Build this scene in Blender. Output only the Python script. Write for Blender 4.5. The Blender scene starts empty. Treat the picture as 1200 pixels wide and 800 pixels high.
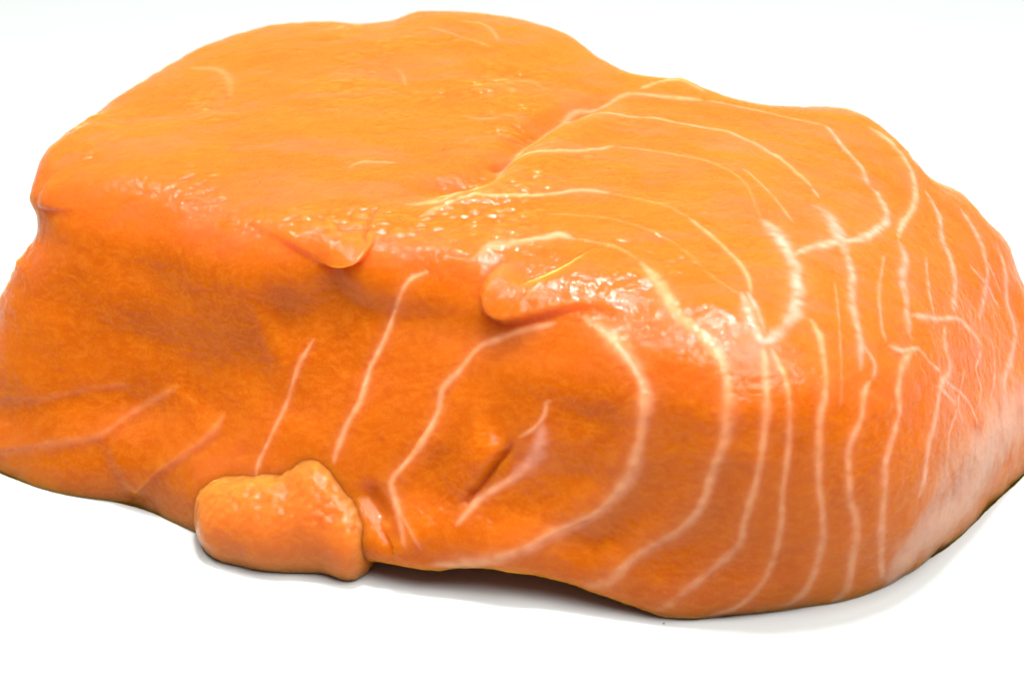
import bpy, math
import numpy as np

# ------------------------------------------------------------------ camera
sc = bpy.context.scene
col = sc.collection
PITCH = math.radians(27.0); DIST = 0.360
camd = bpy.data.cameras.new("camera"); camo = bpy.data.objects.new("camera", camd)
col.objects.link(camo); sc.camera = camo
camo.location = (0.0, -DIST * math.cos(PITCH), 0.020 + DIST * math.sin(PITCH))
camo.rotation_euler = (math.pi / 2 - PITCH, 0, 0)
camd.lens = 85.0; camd.sensor_width = 36.0
camd.clip_start = 0.01; camd.clip_end = 50.0
camd.dof.use_dof = True; camd.dof.focus_distance = 0.350; camd.dof.aperture_fstop = 26.0

# ------------------------------------------------------------------ light
world = bpy.data.worlds.new("World"); sc.world = world; world.use_nodes = True
bg = world.node_tree.nodes["Background"]
bg.inputs[0].default_value = (0.97, 1.0, 1.0, 1); bg.inputs[1].default_value = 0.16
def area(name, loc, target, size, watts, color):
    d = bpy.data.lights.new(name, 'AREA'); d.shape = 'RECTANGLE'
    d.size, d.size_y = size; d.energy = watts; d.color = color
    o = bpy.data.objects.new(name, d); col.objects.link(o); o.location = loc
    from mathutils import Vector
    o.rotation_euler = (Vector(target) - Vector(loc)).to_track_quat('-Z', 'Y').to_euler()
    return o
area("softbox_overhead", (0.12, -0.19, 0.58), (0.0, 0.0, 0.03), (0.50, 0.40), 7.3, (1.0, 0.99, 0.97))
area("studio_flash", (0.0, 0.05, 0.70), (0.0, 0.0, 0.03), (0.09, 0.07), 4.8, (1.0, 0.99, 0.97))
area("added_glint_light", (-0.27, 0.07, 0.58), (-0.04, 0.0, 0.03), (0.08, 0.08), 1.5, (1.0, 0.99, 0.97))  # extra lamp added on the left to raise glints along the left ridge
sc.view_settings.view_transform = 'Standard'; sc.view_settings.look = 'None'
sc.view_settings.exposure = 0.0; sc.view_settings.gamma = 1.0
sc.cycles.use_denoising = True
sc.cycles.max_bounces = 8; sc.cycles.transparent_max_bounces = 16

# ------------------------------------------------------------------ shape data, millimetres
CONTROL = np.array([(-82.06,-0.05,0,0.0015),(-82.06,6.95,-9,0.0015),(-75.49,-5.99,0,0.0015),(-75.49,1.01,-9,0.0015),(-70.72,-9.02,0,0.0015),(-70.72,-2.02,-9,0.0015),(-81.05,4.5,5.97,0.025),(-75.32,-1,7.5,0.025),(-74.64,3,18.47,0.025),(-70.69,-5,8.25,0.025),(-70.03,-0.5,20.25,0.025),(-69.08,5,31.68,0.025),(-65.22,-11.52,0,0.0015),(-62.76,11.13,43.5,0.025),(-64.2,-6.12,13.79,0.025),(-63.47,-2.79,23.04,0.025),(-62.8,0.74,32.13,0.025),(-62.49,4.76,38.82,0.025),(-65.22,-4.52,-9,0.0015),(-55.38,-13.45,1,0.0015),(-51.39,6.73,44,0.025),(-53.97,-8.6,14.6,0.025),(-53.01,-5.56,23.67,0.025),(-52.02,-2.72,32.76,0.025),(-51.43,0.7,39.44,0.025),(-55.38,-6.45,-8,0.0015),(-43.67,-23.07,0,0.0015),(-39.83,-2.39,43.5,0.025),(-42.6,-18.6,11.31,0.025),(-41.61,-13.73,22.33,0.025),(-40.56,-10.78,32.63,0.025),(-39.95,-7.48,39.5,0.025),(-43.67,-16.07,-9,0.0015),(-32.55,-30.42,1,0.0015),(-30,-10.78,43,0.025),(-31.92,-27.49,10.03,0.025),(-31.52,-22.56,17.86,0.025),(-31.07,-18.04,25.95,0.025),(-30.34,-16.31,35.42,0.025),(-32.55,-23.42,-8,0.0015),(-20.92,-33.13,2,0.0015),(-20.88,-13.15,42.5,0.025),(-20.84,-30.13,10.71,0.025),(-20.83,-26.13,18.78,0.025),(-20.89,-21.14,26.32,0.025),(-20.94,-16.34,34.02,0.025),(-20.92,-26.13,1.2,0.0015),(-20.92,-19.13,-6,0.0015),(-10.65,-36.48,3,0.0015),(-11.85,-16.03,42,0.025),(-10.81,-34.39,11.98,0.025),(-11.03,-30.8,19.99,0.025),(-11.31,-25.71,27.18,0.025),(-11.62,-19.82,34.04,0.025),(-10.65,-29.48,2.2,0.0015),(-10.65,-22.48,-5,0.0015),(0,-38.05,4,0.0015),(-1.76,-20.01,41,0.025),(-0.35,-36.44,12.62,0.025),(-0.7,-33.84,20.53,0.025),(-1.05,-30.23,27.83,0.025),(-1.4,-25.62,34.62,0.025),(0,-31.05,3.2,0.0015),(0,-24.05,-4,0.0015),(10.56,-40.13,2,0.0015),(9.24,-26.24,40.5,0.025),(10.22,-39.35,11.04,0.025),(9.92,-37.58,19.31,0.025),(9.64,-35.3,27.19,0.025),(9.4,-32.02,34.46,0.025),(10.56,-33.13,1.2,0.0015),(10.56,-26.13,-6,0.0015),(20.35,-44.5,0,0.0015),(20.45,-33.03,39,0.025),(20.22,-44.2,9.23,0.025),(20.13,-43.41,17.94,0.025),(20.12,-41.62,25.91,0.025),(20.18,-38.83,33.23,0.025),(20.35,-37.5,-9,0.0015),(30.35,-43.03,0,0.0015),(28.54,-39.53,37,0.025),(29.81,-43.83,8.62,0.025),(29.23,-45.13,17.31,0.025),(28.82,-44.93,24.89,0.025),(28.52,-43.73,31.78,0.025),(30.35,-36.03,-9,0.0015),(39.87,-41.34,0,0.0015),(36.93,-41.54,33,0.025),(38.79,-43.64,9.95,0.025),(37.95,-44.44,18.67,0.025),(37.34,-43.74,26.31,0.025),(39.87,-34.34,-9,0.0015),(47.17,-39.2,0,0.0015),(45.2,-41.12,27,0.025),(46.07,-42.49,10.8,0.025),(45.42,-43.16,19.65,0.025),(47.17,-32.2,-9,0.0015),(52.01,-36.6,0,0.0015),(51.79,-38.6,19,0.025),(51.53,-39.6,10.87,0.025),(52.01,-29.6,-9,0.0015),(60.96,-26.54,0,0.0015),(60.7,-27.87,15.5,0.025),(60.41,-29.21,9.03,0.025),(60.96,-19.54,-9,0.0015),(70.57,-13.49,0,0.0015),(70.06,-12.81,14,0.025),(69.85,-15.15,8.21,0.025),(70.57,-6.49,-9,0.0015),(80.46,1.79,0,0.0015),(79.68,3.39,11,0.025),(79.57,0.59,6.63,0.025),(80.46,8.79,-9,0.0015),(88.14,18.28,0,0.0015),(85.51,13.77,10,0.025),(88.14,25.28,-9,0.0015),(45.52,-35,34,0.025),(46.85,-22.43,38,0.025),(49.02,-4.16,40,0.025),(51.6,16.59,40.5,0.025),(53.35,-32.21,26,0.025),(54.16,-23.55,32,0.025),(56.01,-8.97,35.5,0.025),(58.64,9.74,36.5,0.025),(62.08,-19.16,23,0.025),(63.11,-10.3,28,0.025),(65.09,3.47,31,0.025),(67.36,17.77,31.5,0.025),(71.24,-3.59,19,0.025),(73,8.34,23,0.025),(79.22,9.81,15,0.025),(33.92,-34.27,40,0.025),(35.19,-19.3,43,0.025),(37.02,0.84,44.5,0.025),(39.33,25.09,44,0.025),(23.2,-23.72,42.5,0.025),(24.11,-8.26,44.5,0.025),(25.21,10.06,46,0.025),(26.51,30.73,46,0.025),(11.78,-17.59,43.5,0.025),(12.25,-1.47,45.5,0.025),(12.83,17.65,47,0.025),(13.27,31.58,46.8,0.025),(0,-12.99,44,0.025),(0,-0.32,45,0.025),(0,14.75,46.8,0.025),(0,30.26,49,0.025),(0,45.31,50.5,0.025),(-12.04,-9.19,43.6,0.025),(-12.31,0.15,44.8,0.025),(-12.72,14.26,47,0.025),(-13.28,33.17,49.3,0.025),(-13.67,46.48,50.8,0.025),(-24.47,-2.47,44.6,0.025),(-25.44,14.26,47,0.025),(-26.43,30.79,48.8,0.025),(-27.53,48.62,49.3,0.025),(-37.7,8.48,45.3,0.025),(-39.14,24.6,47,0.025),(-40.58,40.4,48,0.025),(-51.13,15.31,45.2,0.025),(-52.65,27.64,45.8,0.025),(-60.68,18.94,44.4,0.025),(-86.12,9.03,0.49,0.0008),(-84.96,10,6.74,0.0008),(-82.07,9.99,14.61,0.0008),(-77.91,10,22.19,0.0008),(-75.01,10.61,27.98,0.0008),(-71.14,11.46,34.59,0.0008),(-72.61,14.15,36.86,0.0008),(-72.21,18,39.2,0.0008),(-70,21.19,42.5,0.0008),(-65.89,28.79,43.5,0.0008),(-63,38.54,44,0.0008),(-56.66,47.11,45,0.0008),(-49.41,56.18,46.5,0.0008),(-41.1,61.22,47.5,0.0008),(-31.15,60.7,48.5,0.0008),(-19.63,57.64,49.5,0.0008),(-15.74,60.76,50.5,0.0008),(-5.63,58.81,50.5,0.0008),(2.81,56.54,50,0.0008),(9.44,51.53,49.5,0.0008),(17.46,41.21,47.5,0.0008),(20.83,32.69,47,0.0008),(27.15,39.76,46.8,0.0008),(32.52,37.46,45,0.0008),(44.67,37.23,42.5,0.0008),(52.3,41.19,40.5,0.0008),(56.66,37.41,38,0.0008),(61.79,34.08,35.5,0.0008),(64.59,31.58,33.5,0.0008),(71.51,32.91,29,0.0008),(76.37,29.9,24.5,0.0008),(78.15,26.5,19.5,0.0008),(84.67,23.71,14,0.0008),(86.17,16.23,11,0.0008),(-83.46,19,4.74,0.0008),(-82.46,32,2.74,0.0008),(-79.96,34,-6,0.0008),(-80.42,19,12.61,0.0008),(-79.42,32,10.61,0.0008),(-76.92,34,-6,0.0008),(-76.41,19,20.19,0.0008),(-75.41,32,18.19,0.0008),(-72.91,34,-6,0.0008),(-73.11,19.5,25.98,0.0008),(-72.11,32.5,23.98,0.0008),(-69.61,34.5,-6,0.0008),(-69.73,20.5,32.59,0.0008),(-68.73,33.5,30.59,0.0008),(-66.23,35.5,-6,0.0008),(-71.16,21.5,34,0.0008),(-71.93,21.72,19.12,0.0008),(-70,21.19,4.25,0.0008),(-63.25,19.34,-8.5,0.0008),(-63.95,39.03,35.2,0.0008),(-64.64,39.43,19.8,0.0008),(-62.91,38.43,4.4,0.0008),(-56.86,34.92,-8.8,0.0008),(-49.91,56.4,37.2,0.0008),(-50.45,56.99,20.92,0.0008),(-49.09,55.51,4.65,0.0008),(-44.36,50.35,-9.3,0.0008),(-31.71,61.76,38.8,0.0008),(-32.09,62.47,21.82,0.0008),(-31.15,60.7,4.85,0.0008),(-27.87,54.52,-9.7,0.0008),(-15.79,59.97,40.4,0.0008),(-16,60.74,22.72,0.0008),(-15.47,58.81,5.05,0.0008),(-13.63,52.06,-10.1,0.0008),(2.86,57.24,40,0.0008),(2.9,58.04,22.5,0.0008),(2.8,56.04,5,0.0008),(2.44,49.05,-10,0.0008),(17.82,41.68,38,0.0008),(18.15,42.41,21.38,0.0008),(17.33,40.58,4.75,0.0008),(14.46,34.2,-9.5,0.0008),(27.73,40.36,37.44,0.0008),(28.2,41.01,21.06,0.0008),(27.03,39.39,4.68,0.0008),(22.93,33.72,-9.36,0.0008),(45.53,37.83,34,0.0008),(46.16,38.33,19.12,0.0008),(44.59,37.09,4.25,0.0008),(39.09,32.76,-8.5,0.0008),(59.81,40.63,30.4,0.0008),(60.48,41.06,17.1,0.0008),(58.8,39.98,3.8,0.0008),(52.92,36.18,-7.6,0.0008),(66.29,32.58,26.8,0.0008),(67.01,32.92,15.08,0.0008),(65.2,32.08,3.35,0.0008),(58.84,29.15,-6.7,0.0008),(77.85,30.46,19.6,0.0008),(78.6,30.74,11.02,0.0008),(76.72,30.05,2.45,0.0008),(70.15,27.65,-4.9,0.0008),(85.84,24.01,11.2,0.0008),(86.61,24.21,6.3,0.0008),(84.67,23.71,1.4,0.0008),(77.89,21.97,-2.8,0.0008),(-45,-8,-8,0.0008),(-45,12,-8,0.0008),(-45,30,-8,0.0008),(-15,-8,-8,0.0008),(-15,12,-8,0.0008),(-15,30,-8,0.0008),(15,-8,-8,0.0008),(15,12,-8,0.0008),(15,30,-8,0.0008),(45,-8,-8,0.0008),(45,12,-8,0.0008),(45,30,-8,0.0008)])
FAT = [
([(-11.58,-18.08,39.95),(-14.2,-18.17,38.69),(-16.04,-18.63,34.96),(-17.61,-20.08,30.77),(-19.9,-21.74,26.53),(-20.96,-23.96,22.72),(-22.78,-24.8,20.06),(-24.58,-26.57,15.99),(-24.82,-27.26,14.74)],0.953,0.62,0.3),
([(-14.59,-36.49,6.89),(-15.32,-34.61,9.597),(-16.06,-32.74,11.77),(-16.79,-31.13,13.83),(-15.48,-30.58,15.69),(-12.36,-30.04,19.46),(-10.11,-28.46,23.69),(-9.521,-27.01,26.37),(-7.035,-26.56,29.06),(-4.444,-25.87,32.26),(-1.748,-26.45,33.74),(1.74,-27.27,35.59),(5.999,-28.44,37.21)],1.03,0.6,0.3),
([(9.43,-28.92,38.48),(11.57,-30.57,38.02),(14.12,-33.49,36.55),(16.54,-36.39,34.73),(17.73,-38.74,32.13),(17.53,-40,28.45),(17.12,-40.49,25.87),(15.75,-40.94,20.5),(11.86,-40.38,14.85),(6.844,-39.55,11.38),(0.8153,-39.79,7.986),(-5.862,-38.5,5.666),(-11.18,-37.56,4.797)],1.75,0.66,0.35),
([(17.51,-21.06,43.05),(19.86,-25.77,41.94),(22.21,-31.71,39.99),(25.41,-35.4,38.55),(27.4,-38.43,36.81),(28.21,-40.79,34.25),(28.23,-43.32,28.87),(26.59,-44.07,23.36),(25.08,-44.22,17.82),(22.3,-43.55,13.83),(16.93,-43.1,9.512),(12.96,-43.44,5.511),(9.665,-41.97,3.875)],1.51,0.62,0.3),
([(24.7,-10.32,44.5),(29.54,-17.86,43.49),(31.8,-23.64,42.34),(32.14,-28.14,41.3)],0.635,0.4,0.3),
([(32.9,-36.5,38.09),(33.15,-38.07,37),(33.33,-41.44,33.58),(33.12,-43.48,29.35),(32.31,-44.71,22.69),(30.91,-44.8,15.79),(30.3,-44.47,12.12),(25.43,-44.74,7.026),(19.59,-44.77,1.562)],1.11,0.55,0.3),
([(30.75,-28.29,41.37),(31.68,-32.79,40.02),(32.82,-36.05,38.37),(33.84,-36.04,38.24),(35.68,-34.28,38.86),(37.58,-32.09,39.29)],1.59,0.75,0.7),
([(31.59,-27.86,41.42),(32.57,-31.47,40.38),(33.34,-35.05,38.87)],0.953,0.6,0.7),
([(34.02,-36.8,37.74),(35.36,-39.15,35.66),(36.06,-41.12,33.41),(36.33,-43.61,27.62),(35.8,-44.73,20.36),(35.85,-44.63,15.15),(34.55,-44.12,7.715),(30.72,-44.34,2.525),(26.72,-44.44,0.7963)],0.874,0.5,0.3),
([(39.9,-30.79,39.03),(40.99,-32.89,37.78),(41.31,-37.75,34.55),(40.93,-40.53,31.69),(40.33,-41.94,29.52),(40.54,-43.8,22.16),(41.25,-43.91,17.63),(41.62,-43.46,12.03),(40.75,-42.88,6.379),(39.02,-42.52,2.576),(36.53,-42.59,1.098)],1.03,0.5,0.35),
([(46.95,-10.81,40.37),(47.27,-16.43,39.44),(46.53,-23.97,38.1),(47.01,-30.6,35.59),(46.62,-34.73,33.35)],1.43,0.5,0.7),
([(48.07,-34.89,31.88),(46.83,-37.03,30.96),(46.51,-39,28.54),(44.69,-41.5,25.4),(45.08,-42.73,18.65),(46.2,-42.15,14.84),(46.24,-41.17,7.073),(45.97,-40.17,2.165),(43.92,-40.49,0.5614)],1.11,0.55,0.35),
([(56.27,-0.4824,36.83),(56.72,-4.689,35.92),(55.35,-10.86,35.73),(55.19,-15.85,34.66),(54.94,-21.88,32.61),(55.68,-22.15,31.68)],1.43,0.48,0.75),
([(55.5,-23.65,31.12),(53.11,-28.98,30.86),(52.27,-32.58,28.83),(52.47,-33.91,26.66),(51.17,-36.95,24.4),(50.14,-39.13,21.69),(50.08,-40.02,17.57),(50.07,-40.18,12.44),(50.81,-38.39,5.318),(51.64,-37.05,1.131)],1.11,0.58,0.4),
([(61.5,-12.9,29.17),(60.95,-17.03,27.73),(61.55,-19.14,25.17),(59.49,-23.79,25.19),(58.18,-29.08,22.42),(56.87,-32.68,20),(56.57,-34.2,16.44),(55.61,-35.63,13.9)],1.11,0.58,0.5),
([(55.32,-18.78,33.58),(59.85,-14.09,30.71),(63.54,-9.051,28.2),(65.89,-7.229,25.77),(68.84,-5.746,21.95)],1.11,0.6,0.6),
([(51.37,-27.59,33.54),(53.39,-26.44,32.03),(56.21,-23.14,30.6),(57.63,-23.33,28.7),(59.84,-21.77,26.28)],0.953,0.6,0.6),
([(35.22,-8.368,43.76),(37.15,-12.43,43.09),(38.42,-17.98,42.25),(39.02,-21.62,41.51),(38.35,-27.41,40.43),(37.67,-30.99,39.64),(35.68,-34.28,38.86)],1.91,0.7,0.75),
([(38.42,-17.98,42.25),(41.96,-13.9,41.8),(46.06,-10.04,40.81),(50.35,-5.514,39.41),(54.21,1.537,38.24),(55.27,5.551,38.09),(54.48,11.4,39.11),(53.41,12.34,39.67)],1.43,0.7,0.6),
([(43.33,-1.14,42.55),(45.1,-2.075,41.89),(46.17,-5.842,41.16),(46.6,-9.664,40.64),(46.66,-13.27,40.19)],2.06,0.68,0.85),
([(53.41,12.34,39.67),(52.91,17.78,40.56),(50.87,21.91,41.92),(49.38,26.28,42.81),(48.58,28.64,43.14)],0.953,0.5,0.6),
([(55.79,31.4,41.6),(58.73,28.82,40.21),(60.82,24.94,38.53),(61.62,19.79,37.02),(60.58,13.24,36.21),(57.54,4.889,36.73),(56.19,-0.09673,36.93)],1.11,0.58,0.45),
([(63.3,20,35.94),(64.79,15.9,33.9),(64.65,8.636,32.52),(65.36,3.446,30.73),(64.73,-2.62,29.45),(63.17,-8.73,28.86)],1.11,0.48,0.75),
([(69.36,22.07,31.74),(70.96,18.92,29.98),(71.91,15.23,28.35),(71.84,10.13,26.44),(70.68,5.11,25.29),(68.85,-1.497,24.44)],1.11,0.48,0.8),
([(75.07,19.81,26.97),(75.71,15.61,24.71),(75.58,10.54,21.78),(76.41,7.052,18.59),(75.29,2.412,17.19),(72.81,-4.79,16.07),(72.16,-9.067,13.37)],1.27,0.55,0.8),
([(68.51,7.741,28.99),(69.95,7.042,27.2),(72.08,7.702,24.74),(73.75,6.939,21.96)],0.635,0.5,0.7),
([(71.4,12.85,28.02),(73.2,11.46,25.52),(74.51,10.23,22.94)],0.635,0.45,0.7),
([(58.53,-25.03,25.85),(60.53,-23.31,23.59),(62.68,-21.75,20.84),(63.84,-21.93,18.2)],0.794,0.5,0.8),
([(60.21,-22.24,25.17),(62.66,-19.58,22.54),(65.43,-17.71,19.2),(66.59,-18.31,15.91)],0.635,0.5,0.8),
([(68.6,-6.47,21.9),(66.91,-11.45,21.41),(67.76,-12.83,18.93),(66.73,-16.68,17.52)],0.635,0.45,0.8),
([(33.74,6.097,44.95),(37.42,-1.672,43.99),(39.87,-8.188,42.88)],0.476,0.2,0.5),
([(53.07,-7.945,37.71),(51.04,-17.87,37.1),(50.69,-24.87,35.29),(51.12,-27.56,33.78)],0.635,0.25,0.7),
([(44.34,-20.9,39.87),(44.13,-29.62,37.67),(43.78,-35.96,34.5),(43.31,-40.11,30.31)],0.476,0.18,0.6),
([(60.53,-0.02433,34.02),(59.65,-8.838,32.73),(59.74,-13.94,30.9)],0.635,0.28,0.8),
([(64.7,-14.26,23.16),(63.1,-20.61,21.04),(60.78,-27.02,19.11),(60.22,-29.29,15.63)],0.794,0.35,0.8),
([(70.76,-1.482,21.46),(71.12,-5.27,18.45),(69.34,-12.13,16.45)],0.635,0.35,0.8),
([(47.14,-30.51,35.55),(48.88,-32.54,32.97),(48.2,-34.8,31.83)],0.794,0.4,0.7),
([(29.88,31.58,46.09),(23.9,31.79,46.72),(17.92,31.84,47.13),(13.8,27.63,47.21),(9.82,26.38,47.56),(6.714,20.51,47.37),(4.346,16.2,47.04),(0.8846,11.36,46.55),(-1.374,6.507,45.99),(-2.348,1.874,45.4),(-7.352,-1.669,44.92),(-10.08,-5.239,44.49),(-15.09,-4.649,44.49)],0.953,0.4,0.3),
([(7.281,23.49,47.58),(12.63,23.77,47.19),(17.51,21.99,46.78),(22.36,22.9,46.42),(29.13,20.79,45.73),(33.48,19.81,45.16),(39.61,13.19,44.01),(44.03,5.327,42.7)],0.794,0.34,0.4),
([(-1.374,6.507,45.99),(1.878,7.442,46.14),(7.533,8.627,46.32),(12.23,10.27,46.46),(15.17,11.51,46.49)],0.794,0.4,0.3),
([(-13.14,-8.437,43.92),(-10.05,-6.631,44.31),(-6.45,-4.461,44.67),(0.8517,-4.444,44.93),(5.974,-3.528,45.19),(9.161,-2.682,45.36),(14.15,-3.335,45.38)],0.874,0.46,0.3),
([(-5.309,-17.9,41.56),(-2.722,-16.17,42.71),(0.4736,-15.76,43.18),(4.742,-14.95,43.72),(6.527,-14.51,43.91),(8.878,-15.48,43.83)],1.27,0.58,0.45),
([(19.99,33.52,47.19),(23.09,36.79,47.36),(26.8,37.96,47.06),(30.77,34.76,46.14)],0.794,0.4,0.3),
([(-8.852,51.9,51.61),(-4.132,50.03,51.55),(-2.04,44.22,50.9)],0.794,0.16,0.3),
([(-13.78,50.11,51.23),(-7.637,45.51,51.15),(-3.386,42.31,50.73)],0.635,0.12,0.3),
([(-18.04,36.14,49.74),(-17.01,33.51,49.45),(-16.34,29.81,49.03)],0.635,0.12,0.3),
([(-51.63,42.95,47.04),(-46.68,40.32,47.74),(-44.45,35.8,47.73),(-43.61,30.13,47.36)],1.27,0.16,0.3),
([(-71.05,19.11,41.26),(-68.6,23.16,42.96),(-64.23,26.79,44.17)],1.27,0.28,0.3),
([(-23.76,4.619,45.71),(-21.99,6.509,45.99),(-16.87,6.493,46)],0.794,0.2,0.3),
([(-7.229,20.68,47.86),(-4.509,19.75,47.67),(-1.936,20.4,47.69)],0.635,0.18,0.4),
([(-3.972,31.96,49.34),(1.989,32.32,49.06),(5.94,30.13,48.35)],0.635,0.12,0.3),
([(15.17,11.51,46.49),(23.94,9.958,46.04),(29.53,6.788,45.47),(33.37,1.607,44.84),(35.22,-8.368,43.76)],0.556,0.1,0.3),
([(14.15,-3.335,45.38),(20.57,-6.43,45.01),(24.7,-10.32,44.5)],0.556,0.13,0.3),
([(8.878,-15.48,43.83),(14.12,-17.81,43.6),(17.51,-21.06,43.05)],0.635,0.16,0.3),
([(29.88,31.58,46.09),(37.15,30.56,44.93),(43.73,29.56,43.91),(48.58,28.64,43.14)],0.635,0.24,0.3),
([(4.814,-8.719,44.7),(14.36,-10.96,44.66),(22.4,-16.99,43.87),(27.71,-25.65,42.14),(30.7,-28.98,41.2)],0.476,0.08,0.3),
([(44.03,5.327,42.7),(44.69,2.111,42.33)],0.635,0.32,0.5),
([(-27.99,-17.33,29.37),(-30.23,-18.39,25.32),(-32.09,-20.31,20.19),(-33.95,-21.77,16.32),(-35.8,-23.05,12.87),(-36.38,-24.43,10.75)],0.715,0.5,0.3),
([(-79.56,-2.05,1.589),(-72.77,-5.787,4.896),(-66.39,-8.275,7.468),(-60.25,-10.08,9.778),(-55.39,-9.76,13.47),(-48.27,-11.23,18.5)],1.27,0.16,0.2),
([(-79.84,3.064,8.823),(-69.1,-3.824,12.68),(-61.38,-6.243,15.7),(-55.62,-8.121,16.98)],0.953,0.08,0.2),
([(-55.2,-14.14,2.281),(-47.87,-16.96,9.671),(-43.18,-17.17,13.74),(-41.36,-16.37,17.08)],1.11,0.16,0.2),
([(-15.33,-33.77,10.74),(-13.52,-35.91,8.604),(-12.22,-37.22,6.66)],0.476,0.3,0.4),
([(5.525,-33.78,28.3),(4.726,-33.53,27.77),(4.499,-34.05,26.22),(3.006,-34.25,24.22),(0.8119,-33.9,22.56)],0.635,0.5,0.2),
([(3.925,-34.03,25.68),(3.928,-35.16,23),(3.012,-35.45,20.51),(1.162,-35.48,18.26),(-0.2328,-35.39,17.13)],2.54,0.7,0.7),
([(2.32,-35.67,18.91),(0.2327,-35.56,17.1),(-2.334,-35.29,15.45),(-4.678,-35.38,13.61),(-6.086,-35.91,12.02),(-7.611,-36.62,10.27)],1.11,0.6,0.4)]
LIPS = [
([(-38.37,-5.415,42.17,0),(-34.43,-8.723,41.8,0.35),(-31.22,-11.31,41.26,0.7),(-28.47,-13.15,40.53,0.6),(-26.02,-14.33,40.03,0.1)],(-34.35,-1.598,44.22),9,0.7,0.7),
([(-15.09,-4.649,44.49,0.2),(-7.352,-1.669,44.92,0.7),(-2.348,1.874,45.4,0.9),(0.8846,11.36,46.55,1),(6.714,20.51,47.37,0.9),(13.8,27.63,47.21,0.5),(17.92,31.84,47.13,0.1)],(11.24,6.43,46.16),8,1.1,0),
([(-29.32,-13.33,39.95,0),(-26.26,-14.43,39.81,0.7),(-24.56,-14.92,39.77,1.5),(-22.62,-15.14,40.14,2),(-20.95,-15.02,40.74,2),(-20.01,-14.17,41.66,1.4),(-19.35,-12.7,42.56,0.7),(-19.09,-10.4,43.35,0)],(-25.17,-11.37,42.61),9,0.4,1),
([(-19.11,-12.72,42.57,0),(-16.06,-14.64,41.88,0.3),(-13.04,-16.24,41.31,0.5),(-8.257,-18.48,40.54,0.6),(-4.702,-19.83,40.39,0.6),(-1.758,-20.84,40.48,0.3)],(-9.512,-14.39,42.68),8,2.2,0.3),
([(0.7061,-18.49,42.23,0),(-1.41,-19.61,41.33,1.2),(-2.932,-20.87,40.11,2),(-3.748,-22.23,38.43,2.4),(-3.039,-23.68,36.92,2.6),(-0.5823,-25.34,36.44,2.4),(3.475,-26.67,37.62,1.7),(7.503,-27.33,38.98,1.1),(11.51,-28.12,39.75,0.6),(16,-30.82,39.3,0.2)],(2.327,-24.09,39.46),9,0.9,0.6),
([(-71.51,12.01,36.75,1),(-69.35,9.472,37.45,0.7),(-66.36,7.168,38.19,0.3),(-62.18,5.327,39.42,0.05)],(-68.84,11.48,39.91),5,0.4,0.2),
([(-82.42,5.48,7.223,0.2),(-69.1,-3.772,12.8,0.2),(-61.38,-6.243,15.7,0.15),(-54.95,-8.332,17.24,0.1),(-48.92,-10.38,19.73,0)],(-68.46,-2.417,16.96),5,1.2,0),
([(-82.03,0.1259,0.6472,0.35),(-66.39,-8.34,7.36,0.35),(-60.25,-10.15,9.674,0.3),(-55.38,-9.921,13.27,0.2),(-48.27,-11.33,18.27,0)],(-68.55,-5.472,9.965),5,1,0),
([(-56.36,-13.45,1.437,0.7),(-47.87,-16.96,9.671,0.45),(-43.18,-17.17,13.74,0.5),(-40.97,-16.45,17.4,0.1)],(-54.86,-14.23,6.959),9,0.6,0),
([(-16.79,-31.25,13.63,0.3),(-15.36,-30.5,15.92,0.5),(-10.11,-28.46,23.69,0.3),(-7.035,-26.56,29.06,0.2)],(-7.022,-31.69,20.39),3,0.4,0),
([(9.43,-28.92,38.48,0.1),(14.12,-33.49,36.55,0.3),(17.73,-38.74,32.13,0.4),(17.12,-40.49,25.87,0.5),(15.75,-40.94,20.5,0.6),(11.86,-40.38,14.85,0.7),(6.844,-39.55,11.38,0.7),(0.8153,-39.79,7.986,0.6),(-5.862,-38.5,5.666,0.3)],(4.626,-36.16,20.26),4,0.4,0),
([(28.18,-42.01,32.62,0.1),(28.23,-43.32,28.87,0.3),(26.59,-44.07,23.36,0.45),(25.08,-44.22,17.82,0.5),(22.3,-43.55,13.83,0.6),(16.93,-43.1,9.512,0.6),(12.96,-43.44,5.511,0.4)],(19.36,-42.61,18.71),4,0.4,0),
([(33.12,-43.48,29.35,0.1),(32.31,-44.71,22.69,0.25),(30.91,-44.8,15.79,0.35),(30.3,-44.47,12.12,0.35),(25.43,-44.74,7.026,0.4),(19.59,-44.77,1.562,0.2)],(26.12,-44.41,17.14),4,0.4,0),
([(36.33,-43.61,27.62,0.1),(35.8,-44.73,20.36,0.2),(35.85,-44.63,15.15,0.25),(34.55,-44.12,7.715,0.25),(30.72,-44.34,2.525,0.2)],(32.87,-44.93,17.45),4,0.4,0),
([(40.54,-43.8,22.16,0.1),(41.25,-43.91,17.63,0.2),(41.62,-43.46,12.03,0.25),(40.75,-42.88,6.379,0.25),(39.02,-42.52,2.576,0.2)],(38.2,-44.29,14.41),4,0.4,0),
([(-7.617,-35.47,12.03,0.2),(-4.442,-34.52,15.68,1),(-2.331,-34.05,18.77,1.3),(0.2322,-33.85,22,0.5)],(-4.671,-32.85,19.7),5,0.3,0),
([(-11.58,-18.08,39.95,0.1),(-14.2,-18.17,38.69,0.3),(-16.04,-18.63,34.96,0.4),(-19.9,-21.74,26.53,0.4),(-22.78,-24.8,20.06,0.3),(-24.82,-27.26,14.74,0.2)],(-11.81,-23.72,29.44),5,0.4,0),
([(-19.3,-32.61,10.04,0.2),(-17.71,-34.53,8.448,0.6),(-14.88,-36.56,4.168,0.8)],(-11.74,-37.12,7.285),6,0.6,0)]
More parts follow.
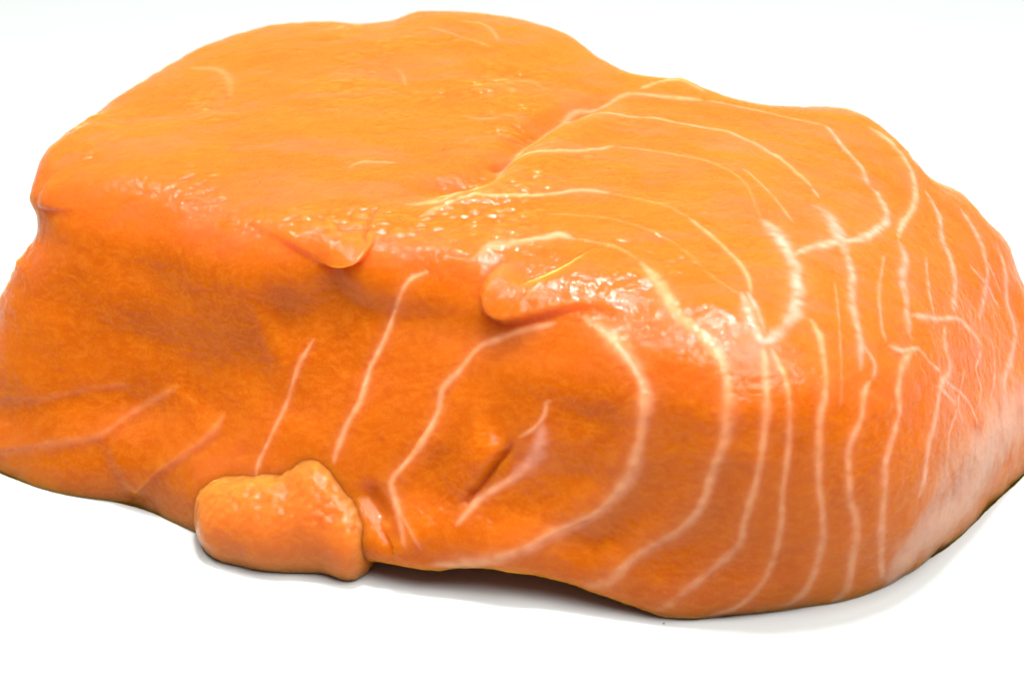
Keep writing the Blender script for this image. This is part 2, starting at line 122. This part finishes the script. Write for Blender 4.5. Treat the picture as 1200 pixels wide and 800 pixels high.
GROOVES = [
([(-19.54,-14,41.84),(-20.58,-12,42.76),(-20.2,-9.613,43.52),(-19.39,-6.39,44.2),(-17.99,-5.081,44.42)],0.35,0.4),
([(-18.23,-5.08,44.42),(-12.28,-0.7682,44.93),(-4.959,3.161,45.52),(1.267,12.42,46.66),(7.776,22.08,47.44),(18.6,32.22,47.12)],2.2,2.8),
([(-36.34,-13.78,30.01),(-31.24,-15.46,32.73),(-25.07,-16.4,35.72),(-20.81,-16.56,38.45)],1.3,4),
([(-7.735,-35.32,12.22),(-4.442,-34.52,15.68),(-2.331,-34.05,18.77),(0.4642,-33.85,22.27)],1.1,0.6),
([(-3.751,6.791,46.01),(0,9.789,46.38),(1.898,11.89,46.61)],0.8,0.7),
([(-21.39,-29.37,13.62),(-18.95,-32,11.05),(-17.11,-34.34,9.021),(-15.32,-36.65,5.61)],1.2,1.6),
([(23.19,-23.85,42.56),(28.47,-31.49,40.52),(37.11,-38.43,35.79),(45.27,-39.15,29.79)],-0.6,4),
([(-49.58,-10.09,19.58),(-41.62,-13.54,22.5),(-32.6,-17.03,25.96)],0.7,4)]
LOBES = [(-31.72,-26.06,4.177,9.402,7.5,6.862),(-38.07,-22.91,3.398,6.353,7,6.075),(-27.45,-25.2,7.012,4.32,6.8,7.371),(-22.53,-29.85,3.749,3.304,6,5.888),(-41.65,-20.42,2.716,3.049,6,4.46)]
MEMBRANE = [(53.3,-36.15,2.795,2.795),(57.65,-32.84,6.719,5.336),(62.67,-26.64,8.548,6.353),(69.19,-16.16,10.21,5.845),(75.71,-3.849,11.25,4.32)]
SPECKS = [(13.63,18.5,46.93,0.1398),(10.32,14.72,46.81,0.1016),(-10.08,10.22,46.48,0.1144),(20.65,-45.27,0.1,0.1398)]
CEN = np.array([2.0, 20.0, 21.0]); AX = np.array([72.0, 50.0, 25.0])
def rbf_fit(P):
    lam = P[:, 3]; P = P[:, :3]
    q = (P - CEN) / AX; r = np.linalg.norm(q, axis=1); d = q / r[:, None]
    n = len(P); R = np.linalg.norm(d[:, None] - d[None], axis=2)
    A = np.zeros((n + 4, n + 4)); A[:n, :n] = -R ** 1.5 - 0.0 * np.eye(n)
    A[:n, :n] += np.diag(lam)
    A[:n, n] = 1; A[:n, n + 1:] = d; A[n, :n] = 1; A[n + 1:, :n] = d.T
    w = np.linalg.solve(A, np.concatenate([r, np.zeros(4)]))
    return d, w
def rbf_eval(fit, D):
    d, w = fit; n = len(d); out = np.empty(len(D)); d = d.astype(np.float32); w32 = w[:n].astype(np.float32)
    for i in range(0, len(D), 20000):
        s = D[i:i + 20000]; s32 = s.astype(np.float32)
        R2 = np.maximum(2 - 2 * s32 @ d.T, 0)
        out[i:i + 20000] = -(np.sqrt(R2) * np.sqrt(np.sqrt(R2))) @ w32 + w[n] + s @ w[n + 1:]
    return out
def softfloor(z, f, k=0.6):
    return f + 0.5 * ((z - f) + np.sqrt((z - f) ** 2 + k * k))
def smooth(x, a, b):
    t = np.clip((x - a) / (b - a), 0, 1); return t * t * (3 - 2 * t)


def noise3(p, seed):
    """smooth gradient-free value noise, p (n,3) -> -1..1"""
    r = np.random.RandomState(seed); tab = r.rand(64, 64, 64).astype(np.float32) * 2 - 1
    i = np.floor(p).astype(int); f = p - i; f = f * f * (3 - 2 * f); i &= 63; j = (i + 1) & 63
    g = lambda a, b, c: tab[a, b, c]
    x0, y0, z0 = i.T; x1, y1, z1 = j.T; fx, fy, fz = f.T
    a = g(x0, y0, z0) * (1 - fx) + g(x1, y0, z0) * fx
    b = g(x0, y1, z0) * (1 - fx) + g(x1, y1, z0) * fx
    c = g(x0, y0, z1) * (1 - fx) + g(x1, y0, z1) * fx
    d = g(x0, y1, z1) * (1 - fx) + g(x1, y1, z1) * fx
    return (a * (1 - fy) + b * fy) * (1 - fz) + (c * (1 - fy) + d * fy) * fz

def fbm(p, seed, octaves=3):
    return sum(noise3(p * 2.0 ** k + 7 * k, seed + k) * 0.5 ** k for k in range(octaves)) / 1.6
def grain(p, front, right):
    """muscle grain 0..1: streaks along the fibres on top, short wavy crumbs on the cut face"""
    w = np.stack([noise3(p * 0.35, 41), noise3(p * 0.35 + 20, 42), noise3(p * 0.35 + 40, 43)], 1) * 0.8
    q = p + w
    c, s_ = math.cos(math.radians(-38)), math.sin(math.radians(-38)); rx = q[:, 0] * c + q[:, 1] * s_; ry = -q[:, 0] * s_ + q[:, 1] * c
    a = fbm(q * np.array([.2, 1.6, 1.6]), 51); b = fbm(np.stack([rx * .13, ry * 1.5, q[:, 2] * 1.1], 1), 54)
    f = fbm((p + 1.3 * w) * np.array([1.0, 1.5, 1.9]), 57)
    return 0.5 + 0.5 * ((a * (1 - right) + b * right) * 0.28 * (1 - front) + 0.85 * f * front)

def cubesphere(N):
    a = np.tan(np.linspace(-1, 1, N + 1) * math.pi / 4)
    u, v = np.meshgrid(a, a, indexing='ij'); one = np.ones_like(u)
    V = []; F = []; off = 0
    for f in ((one, u, v), (-one, v, u), (v, one, u), (u, -one, v), (u, v, one), (v, u, -one)):
        V.append(np.stack(f, -1).reshape(-1, 3))
        k = np.arange((N + 1) ** 2).reshape(N + 1, N + 1) + off
        F.append(np.stack([k[:-1, :-1], k[1:, :-1], k[1:, 1:], k[:-1, 1:]], -1).reshape(-1, 4)); off += (N + 1) ** 2
    V = np.concatenate(V); F = np.concatenate(F)
    key = np.round(V * 1e6).astype(np.int64)
    key = key[:, 0] * 10 ** 14 + key[:, 1] * 10 ** 7 + key[:, 2]
    _, first, inv = np.unique(key, return_index=True, return_inverse=True)
    V = V[first]; F = inv.reshape(-1)[F]
    return V / np.linalg.norm(V, axis=1)[:, None], F

def vnormals(V, F):
    n = np.cross(V[F[:, 2]] - V[F[:, 0]], V[F[:, 3]] - V[F[:, 1]])
    N = np.zeros_like(V)
    for c in range(3):
        for k in range(4):
            N[:, c] += np.bincount(F[:, k], n[:, c], len(V))
    return N / np.maximum(np.linalg.norm(N, axis=1), 1e-12)[:, None]

def resample(pts, step):
    """centripetal-ish Catmull-Rom through pts, columns after 3 are carried along"""
    p = np.asarray(pts, float)
    q = np.vstack([2 * p[0] - p[1], p, 2 * p[-1] - p[-2]]); out = []
    for i in range(1, len(q) - 2):
        n = max(2, int(np.linalg.norm(q[i + 1, :3] - q[i, :3]) / step)); t = np.linspace(0, 1, n, endpoint=False)[:, None]
        a, b, c, d = q[i - 1], q[i], q[i + 1], q[i + 2]
        out.append(0.5 * (2 * b + (c - a) * t + (2 * a - 5 * b + 4 * c - d) * t ** 2 + (3 * b - a - 3 * c + d) * t ** 3))
    return np.vstack(out + [p[-1:]])

def near_polyline(V, line, R):
    """indices of vertices within R of the polyline, distance, parameter 0..1, foot, tangent, carried value"""
    lo = line[:, :3].min(0) - R; hi = line[:, :3].max(0) + R
    idx = np.where(((V > lo) & (V < hi)).all(1))[0]
    P = V[idx]; a = line[:-1, :3]; b = line[1:, :3]; ab = b - a; L2 = np.maximum((ab ** 2).sum(1), 1e-9)
    best = np.full(len(P), 1e9); par = np.zeros(len(P)); foot = np.zeros_like(P); tan = np.zeros_like(P); val = np.zeros(len(P))
    cum = np.concatenate([[0], np.cumsum(np.sqrt(L2))])
    for s in range(len(a)):
        t = np.clip((P - a[s]) @ ab[s] / L2[s], 0, 1); f = a[s] + t[:, None] * ab[s]
        d = np.linalg.norm(P - f, axis=1); m = d < best
        best[m] = d[m]; par[m] = (cum[s] + t[m] * math.sqrt(L2[s])) / cum[-1]; foot[m] = f[m]
        lo_i = max(s - 2, 0); hi_i = min(s + 3, len(line) - 1); tg = line[hi_i, :3] - line[lo_i, :3]
        tan[m] = tg / max(np.linalg.norm(tg), 1e-9)
        if line.shape[1] > 3: val[m] = line[s, 3] + t[m] * (line[s + 1, 3] - line[s, 3])
    k = best < R
    return idx[k], best[k], par[k], foot[k], tan[k], val[k], cum[-1]

def make_mesh(name, V, F, attrs, mat, parent=None):
    me = bpy.data.meshes.new(name)
    me.vertices.add(len(V)); me.vertices.foreach_set("co", (np.asarray(V) / 1000.0).astype(np.float32).ravel())
    F = np.asarray(F); k = F.shape[1]
    me.loops.add(F.size); me.loops.foreach_set("vertex_index", F.astype(np.int32).ravel())
    me.polygons.add(len(F)); me.polygons.foreach_set("loop_start", (np.arange(len(F)) * k).astype(np.int32))
    me.polygons.foreach_set("use_smooth", np.ones(len(F), bool))
    me.update(calc_edges=True); me.validate()
    for n, a in (attrs or {}).items():
        at = me.attributes.new(n, 'FLOAT', 'POINT'); at.data.foreach_set("value", a.astype(np.float32))
    me.materials.append(mat)
    o = bpy.data.objects.new(name, me); col.objects.link(o)
    if parent: o.parent = parent
    return o

# ------------------------------------------------------------------ materials
def nodes_of(name):
    m = bpy.data.materials.new(name); m.use_nodes = True; nt = m.node_tree
    return m, nt, nt.nodes, nt.nodes["Principled BSDF"]
class G:
    def __init__(s, nt): s.nt = nt
    def n(s, t, **k):
        x = s.nt.nodes.new(t)
        for a, b in k.items(): setattr(x, a, b)
        return x
    def L(s, a, b): s.nt.links.new(a, b)
    def val(s, x, sock):
        if hasattr(x, 'is_output'): s.L(x, sock)
        else: sock.default_value = x
    def math(s, op, a, b=0.0, c=None, clamp=False):
        x = s.n('ShaderNodeMath', operation=op, use_clamp=clamp); s.val(a, x.inputs[0]); s.val(b, x.inputs[1])
        if c is not None: s.val(c, x.inputs[2])
        return x.outputs[0]
    def mix(s, f, a, b, blend='MIX'):
        x = s.n('ShaderNodeMix', data_type='RGBA', blend_type=blend); s.val(f, x.inputs[0])
        s.val(a, x.inputs[6]); s.val(b, x.inputs[7]); return x.outputs[2]
    def fmix(s, f, a, b):
        x = s.n('ShaderNodeMix', data_type='FLOAT'); s.val(f, x.inputs[0]); s.val(a, x.inputs[2]); s.val(b, x.inputs[3]); return x.outputs[0]
    def ramp(s, x, a, b):
        r = s.n('ShaderNodeMapRange', interpolation_type='SMOOTHSTEP'); s.val(x, r.inputs[0]); r.inputs[1].default_value = a; r.inputs[2].default_value = b
        return r.outputs[0]
    def attr(s, name): return s.n('ShaderNodeAttribute', attribute_name=name).outputs['Fac']
    def coords(s, rot=(0, 0, 0), scale=(1000, 1000, 1000)):
        t = s.n('ShaderNodeTexCoord'); m = s.n('ShaderNodeMapping', vector_type='TEXTURE')
        m.inputs['Rotation'].default_value = rot
        m.inputs['Scale'].default_value = tuple(1.0 / v for v in scale); s.L(t.outputs['Object'], m.inputs[0]); return m.outputs[0]
    def noise(s, vec, scale, detail=3.0, rough=0.55, dist=0.0):
        x = s.n('ShaderNodeTexNoise'); s.L(vec, x.inputs['Vector']); x.inputs['Scale'].default_value = scale
        x.inputs['Detail'].default_value = detail; x.inputs['Roughness'].default_value = rough; x.inputs['Distortion'].default_value = dist
        return x.outputs['Fac']

def flesh_material(name, c_deep, c_base, c_pale):
    m, nt, N, bs = nodes_of(name); g = G(nt)
    iso = g.coords()
    halo = g.attr('halo'); pale = g.attr('pale'); fib = g.attr('fibre'); blot = g.attr('blotch')
    micro = g.noise(iso, 1.9, 2, 0.6)
    c = g.mix(blot, c_base, c_deep)
    c = g.mix(g.math('MULTIPLY', g.ramp(g.math('ADD', fib, g.math('MULTIPLY', g.math('SUBTRACT', g.noise(iso, 2.8, 2, 0.6), 0.5), 0.9)), 0.3, 0.8), 0.55), c, c_pale)
    c = g.mix(g.math('MULTIPLY', g.attr('rosy'), 0.75), c, (0.54, 0.115, 0.042, 1))
    c = g.mix(halo, c, g.mix(g.ramp(g.attr('pink'), 0.25, 0.75), (0.70, 0.32, 0.165, 1), (0.70, 0.33, 0.24, 1)))
    c = g.mix(pale, c, (0.70, 0.35, 0.20, 1))
    g.L(c, bs.inputs['Base Color'])
    bs.inputs['Subsurface Weight'].default_value = 1.0
    bs.inputs['Subsurface Radius'].default_value = (1.0, 0.75, 0.4)
    bs.inputs['Subsurface Scale'].default_value = 0.011
    bs.inputs['Roughness'].default_value = 0.4; bs.inputs['Specular IOR Level'].default_value = 0.0
    bs.inputs['IOR'].default_value = 1.38
    h = g.math('ADD', g.math('MULTIPLY', fib, 0.00003), g.math('MULTIPLY', micro, 0.00010))
    b = g.n('ShaderNodeBump'); b.inputs['Strength'].default_value = 0.9; b.inputs['Distance'].default_value = 1.0
    g.L(h, b.inputs['Height']); g.L(b.outputs[0], bs.inputs['Coat Normal'])
    b2 = g.n('ShaderNodeBump'); b2.inputs['Strength'].default_value = 0.5; b2.inputs['Distance'].default_value = 1.0
    g.L(h, b2.inputs['Height']); g.L(b2.outputs[0], bs.inputs['Normal'])
    bs.inputs['Coat Weight'].default_value = 0.72; bs.inputs['Coat Roughness'].default_value = 0.06; bs.inputs['Coat IOR'].default_value = 1.33
    return m
M_flesh = flesh_material("salmon_flesh", (0.42, 0.074, 0.001, 1), (0.50, 0.102, 0.002, 1), (0.55, 0.145, 0.008, 1))
M_flap = flesh_material("loose_flesh", (0.44, 0.084, 0.001, 1), (0.52, 0.120, 0.003, 1), (0.57, 0.170, 0.012, 1))

def fat_material(name, color, lo, hi):
    m, nt, N, bs = nodes_of(name); g = G(nt)
    a = g.attr('cover'); br = g.attr('brush'); mx = g.attr('dens'); iso = g.coords()
    n1 = g.noise(g.coords((0, 0, math.radians(-20)), (450, 2000, 2000)), 1.0, 2, 0.6, 0.3)
    n2 = g.attr('ragged')
    rag = g.math('ADD', g.math('MULTIPLY', g.math('SUBTRACT', n1, 0.5), g.fmix(br, 0.5, 1.1)), g.math('MULTIPLY', g.math('SUBTRACT', n2, 0.5), 0.9))
    al = g.math('MULTIPLY', g.ramp(g.math('ADD', a, g.math('MULTIPLY', rag, g.ramp(a, 0.0, 0.35))), lo, hi), mx)
    c = g.mix(g.ramp(br, 0.25, 0.75), color, (0.74, 0.37, 0.27, 1))
    g.L(c, bs.inputs['Base Color']); g.L(al, bs.inputs['Alpha'])
    bs.inputs['Roughness'].default_value = 0.4; bs.inputs['IOR'].default_value = 1.38
    bs.inputs['Coat Weight'].default_value = 0.5; bs.inputs['Coat Roughness'].default_value = 0.14; bs.inputs['Specular IOR Level'].default_value = 0.2
    h = g.math('ADD', g.math('MULTIPLY', n1, 0.00006), g.math('MULTIPLY', a, 0.00004))
    b = g.n('ShaderNodeBump'); b.inputs['Strength'].default_value = 0.7; b.inputs['Distance'].default_value = 1.0
    g.L(h, b.inputs['Height']); g.L(b.outputs[0], bs.inputs['Normal']); g.L(b.outputs[0], bs.inputs['Coat Normal'])
    return m
M_fat = fat_material("fat_seam", (0.74, 0.33, 0.13, 1), 0.0, 1.0)
M_memb = fat_material("connective_membrane", (0.72, 0.36, 0.21, 1), 0.0, 1.0)

m, nt, N, bs = nodes_of("white_sheet"); g = G(nt); M_sheet = m
bs.inputs['Base Color'].default_value = (0.45, 0.475, 0.472, 1); bs.inputs['Roughness'].default_value = 0.5
bs.inputs['Specular IOR Level'].default_value = 0.3
b = g.n('ShaderNodeBump'); b.inputs['Strength'].default_value = 0.15; b.inputs['Distance'].default_value = 1.0
g.L(g.math('MULTIPLY', g.noise(g.coords(), 1.5, 2, 0.5), 0.00005), b.inputs['Height']); g.L(b.outputs[0], bs.inputs['Normal'])
m, nt, N, bs = nodes_of("dark_speck"); M_speck = m
bs.inputs['Base Color'].default_value = (0.09, 0.03, 0.012, 1); bs.inputs['Roughness'].default_value = 0.5

# ------------------------------------------------------------------ white sweep: flat sheet rising at the back
prof = [(-1200.0, 0.0), (-400.0, 0.0), (0.0, 0.0), (900.0, 0.0)]
for k in range(1, 17):
    a = k / 16 * math.pi / 2; prof.append((900 + 500 * math.sin(a), 500 - 500 * math.cos(a)))
prof.append((1400.0, 1300.0))
xs = np.linspace(-1300, 1300, 9)
V = np.array([(x, y, z) for (y, z) in prof for x in xs]); n = len(xs)
F = np.array([(j * n + i, j * n + i + 1, (j + 1) * n + i + 1, (j + 1) * n + i) for j in range(len(prof) - 1) for i in range(n - 1)])
sheet = make_mesh("white_backdrop_sheet", V, F, None, M_sheet); sheet["kind"] = "structure"

# ------------------------------------------------------------------ the piece of salmon
root = bpy.data.objects.new("salmon_fillet", None); col.objects.link(root)
root["label"] = "thick raw orange salmon fillet chunk with pale fat seams lying on white surface"
root["category"] = "salmon"
root.empty_display_size = 0.02

NSUB = 300
S, Q = cubesphere(NSUB)
view = np.array([0.0, -0.75, 0.66]); view /= np.linalg.norm(view)          # denser mesh on the cut face and top
cth = np.clip(S @ view, -1, 1); th = np.arccos(cth); th2 = 2 * np.arctan(0.55 * np.tan(np.minimum(th, math.pi - 1e-6) / 2))
perp = S - cth[:, None] * view; perp /= np.maximum(np.linalg.norm(perp, axis=1), 1e-12)[:, None]
S = np.cos(th2)[:, None] * view + np.sin(th2)[:, None] * perp
fit = rbf_fit(CONTROL)
B = CEN + AX * S * rbf_eval(fit, S)[:, None]                                # base surface
if np.einsum('ij,ij->i', vnormals(B, Q), B - CEN).mean() < 0: Q = Q[:, ::-1]
NB = vnormals(B, Q)

disp = np.zeros(len(B)); push = np.zeros_like(B)
for pts, ref, fade, edge, down in LIPS:
    line = resample(pts, 1.8); idx, d, par, foot, tan, h, L = near_polyline(B, line, fade * 1.9)
    side = np.einsum('ij,ij->i', np.cross(NB[idx], tan), B[idx] - foot)
    r = np.array(ref); k = np.argmin(np.linalg.norm(line[:, :3] - r, axis=1)); k = min(max(k, 1), len(line) - 2)
    nr = NB[np.argmin(np.linalg.norm(B - line[k, :3], axis=1))]
    sgn = np.sign(np.dot(np.cross(nr, line[k + 1, :3] - line[k - 1, :3]), r - line[k, :3]))
    sd = np.sign(side) * sgn * d
    w8 = 1 / (((B[idx][:, None] - line[None, :, :3]) ** 2).sum(2) + 0.25) ** 2; h = (w8 @ line[:, 3]) / w8.sum(1)
    amount = h * smooth(sd, -edge, edge) * np.exp(-(np.maximum(sd, 0) / fade) ** 4)
    amount *= smooth(par * L, 0.0, 3.0) * smooth((1 - par) * L, 0.0, 3.0)
    disp[idx] += amount; push[idx, 2] -= amount * down * 0.6; push[idx, 1] -= amount * down * 0.5
for pts, depth, wid in GROOVES:
    line = resample(pts, 0.6); idx, d, par, foot, tan, h, L = near_polyline(B, line, wid * 3)
    e = smooth(par, 0.0, 0.25) * smooth(1 - par, 0.0, 0.25)
    disp[idx] -= depth * np.exp(-(d / wid) ** 2) * e

# fat seam fields
halo = np.zeros(len(B)); pink = np.zeros(len(B)); seams = []
for pts, w, dens, brush in FAT:
    line = resample(pts, 0.9); ext = 1.0 + 0.5 * brush
    idx, d, par, foot, tan, h, L = near_polyline(B, line, w * 2.2)
    tap = np.clip(np.minimum(par, 1 - par) * L / (2.2 * w), 0, 1) ** 0.6
    dens, w = (dens * 0.8, w * 0.85) if brush > 0.55 else (dens, w)
    wn = w * (0.35 + 0.65 * tap) * (0.85 + 0.3 * noise3(foot * 0.35 + 9, 5))
    x = d / np.maximum(wn * 0.5 * ext, 1e-3)
    amt = 0.95 * dens * np.exp(-(d / (0.46 * wn * ext)) ** 2) * (0.3 + 0.7 * tap) + 0.14 * dens * np.exp(-(d / (1.3 * w)) ** 2) * tap
    amt *= 1 + (0.25 + 0.7 * brush) * noise3(B[idx] * np.array([.8, 1.2, 1.0]), 91)
    better = amt > halo[idx]; pink[idx[better]] = brush
    halo[idx] = np.maximum(halo[idx], np.clip(amt, 0, 1))
    disp[idx] += 0.10 * np.exp(-(d / (0.6 * w)) ** 2) * tap
    seams.append((idx, np.clip(1.25 - x, 0, 1), dens * (0.4 + 0.6 * tap), brush, x))

p = B
disp += 0.4 * noise3(p * np.array([.09, .11, .11]), 11) + 0.12 * noise3(p * np.array([.2, .27, .3]) + 3, 12)
wr = smooth(noise3(p * 0.11 + 31, 15) + 0.4 * noise3(p * 0.4, 16), 0.0, 0.55) * (1 - smooth(-NB[:, 1] - 0.75 * NB[:, 2], -0.5, 0.2)) * (1 - 0.6 * smooth(p[:, 0], 0, 25))
disp += wr * (0.30 * np.abs(noise3(p * np.array([.55, .9, .9]), 17)) + 0.14 * noise3(p * np.array([1.0, 1.5, 1.5]), 18))
disp += 0.07 * noise3(p * 0.6 + 5, 13) + 0.06 * noise3(p * 1.5, 14)
front = smooth(-NB[:, 1] - 0.75 * NB[:, 2], -0.05, 0.55)
right = smooth(B[:, 0] + 0.55 * B[:, 1], 5, 25)
fibre = grain(B, front, right)
disp += 0.07 * (fibre - 0.5)
V = B + NB * disp[:, None] + push
V[:, 2] = softfloor(V[:, 2], 0.02, 0.4)
NV = vnormals(V, Q)

memb_line = resample(MEMBRANE, 0.8)
idx, d, par, foot, tan, wv, L = near_polyline(B, memb_line, 16)
pale = np.zeros(len(B)); cover = np.zeros(len(B)); xm = np.full(len(B), 9.0)
xm[idx] = d / np.maximum(wv, 0.1)
pale = np.exp(-xm ** 2 * 1.1)
pale = pale * smooth(noise3(B * np.array([.45, .22, .18]), 71) + 0.4 * noise3(B * np.array([1.3, .5, .4]), 72), -0.9, 0.35)
blotch = 0.55 * smooth(fbm(B * 0.11, 61), -0.4, 0.5) + 0.18 * front * smooth(fbm(B * np.array([.45, .6, .7]), 64), 0.0, 0.6)
rosy = smooth(fbm(B * np.array([.09, .4, .4]) + 0.3 * noise3(B * .3, 66)[:, None], 67), -0.3, 0.8); rosy = (0.3 + 0.6 * rosy) * (1 - front)
flesh = make_mesh("flesh", V, Q, {'fibre': fibre, 'blotch': blotch, 'rosy': rosy, 'halo': halo, 'pink': pink, 'pale': pale}, M_flesh, root)

def patch(name, idx, cover, dens, brush, lift_mm, mat):
    """a lens-shaped strip that follows the flesh: proud in the middle, its rim sunk below the surface"""
    inside = np.zeros(len(V), bool); inside[idx] = True
    f = Q[inside[Q].all(1)]
    if len(f) == 0: return None
    used, inv = np.unique(f, return_inverse=True)
    full = np.zeros(len(V)); full[idx] = cover; cv = full[used]
    full[idx] = dens; dn = full[used]
    W = V[used] + NV[used] * (lift_mm * np.sqrt(cv) - 0.02)[:, None]
    return make_mesh(name, W, inv.reshape(f.shape), {'cover': cv, 'dens': dn, 'brush': np.full(len(used), brush), 'ragged': 0.5 + 0.5 * noise3(W * 0.8, 81)}, mat, root)
for idx, cv, dens, brush, x in seams:
    k = x < 1.3
    patch("fat_seam", idx[k], cv[k], 0.32 * dens[k], brush, 0.05, M_fat)
k = np.where((xm < 1.15) & (V[:, 2] > 0.3))[0]
patch("membrane", k, np.clip(1.1 - xm[k], 0, 1) ** 0.7, np.full(len(k), 0.4), 0.5, 0.10, M_memb)

# loose flesh on the cut face: closed, lobed lumps
def lobed(name, lobes, blend, mat, seed, bumps):
    S2, Q2 = cubesphere(80); c0 = np.array(lobes[0][:3])
    def field(P):
        f = None
        for x, y, z, rx, ry, rz in lobes:
            e = np.array([rx, ry, rz]); d = (np.linalg.norm((P - np.array([x, y, z])) / e, axis=1) - 1) * e.min()
            f = d if f is None else -np.log(np.exp(-f / blend) + np.exp(-d / blend)) * blend
        return f
    lo = np.zeros(len(S2)); hi = np.full(len(S2), 25.0)
    for _ in range(26):
        md = (lo + hi) / 2; ins = field(c0 + S2 * md[:, None]) < 0
        lo = np.where(ins, md, lo); hi = np.where(ins, hi, md)
    W = c0 + S2 * lo[:, None]; NW = vnormals(W, Q2)
    if np.einsum('ij,ij->i', NW, S2).mean() < 0: Q2 = Q2[:, ::-1]; NW = -NW
    W = W + NW * (bumps * (0.35 * noise3(W * 0.2, seed) + 0.12 * noise3(W * 0.6, seed + 1) + (0.05 + 0.12 * smooth(NW[:, 2], 0.1, 0.6)) * noise3(W * 1.2, seed + 2)))[:, None]
    W[:, 2] = softfloor(W[:, 2], 0.02, 0.4)
    z = np.zeros(len(W))
    return make_mesh(name, W, Q2, {'fibre': grain(W, z + 1, z), 'blotch': z + 0.25, 'rosy': z + 0.2, 'halo': z, 'pink': z, 'pale': z + 0.04}, mat, root)
lobed("loose_flap", LOBES, 1.6, M_flap, 21, 1.0)

# dark specks
for (x, y, z, r) in SPECKS:
    a = np.linspace(0, 2 * math.pi, 8, endpoint=False)
    W = [(x, y, z - r)] + [(x + r * math.cos(t) * s, y + r * math.sin(t) * s * .8, z + hh * r) for hh, s in ((-.5, .8), (.2, 1.0), (.7, .6)) for t in a] + [(x, y, z + .9 * r)]
    F = [(0, 1 + (i + 1) % 8, 1 + i, 1 + i) for i in range(8)]
    F = [(1 + l * 8 + i, 1 + l * 8 + (i + 1) % 8, 9 + l * 8 + (i + 1) % 8, 9 + l * 8 + i) for l in range(2) for i in range(8)]
    me = bpy.data.meshes.new("speck")
    me.from_pydata([tuple(c / 1000 for c in w) for w in W], [], F + [(0, 1 + (i + 1) % 8, 1 + i) for i in range(8)] + [(25, 17 + i, 17 + (i + 1) % 8) for i in range(8)])
    me.materials.append(M_speck); o = bpy.data.objects.new("speck", me); col.objects.link(o); o.parent = root
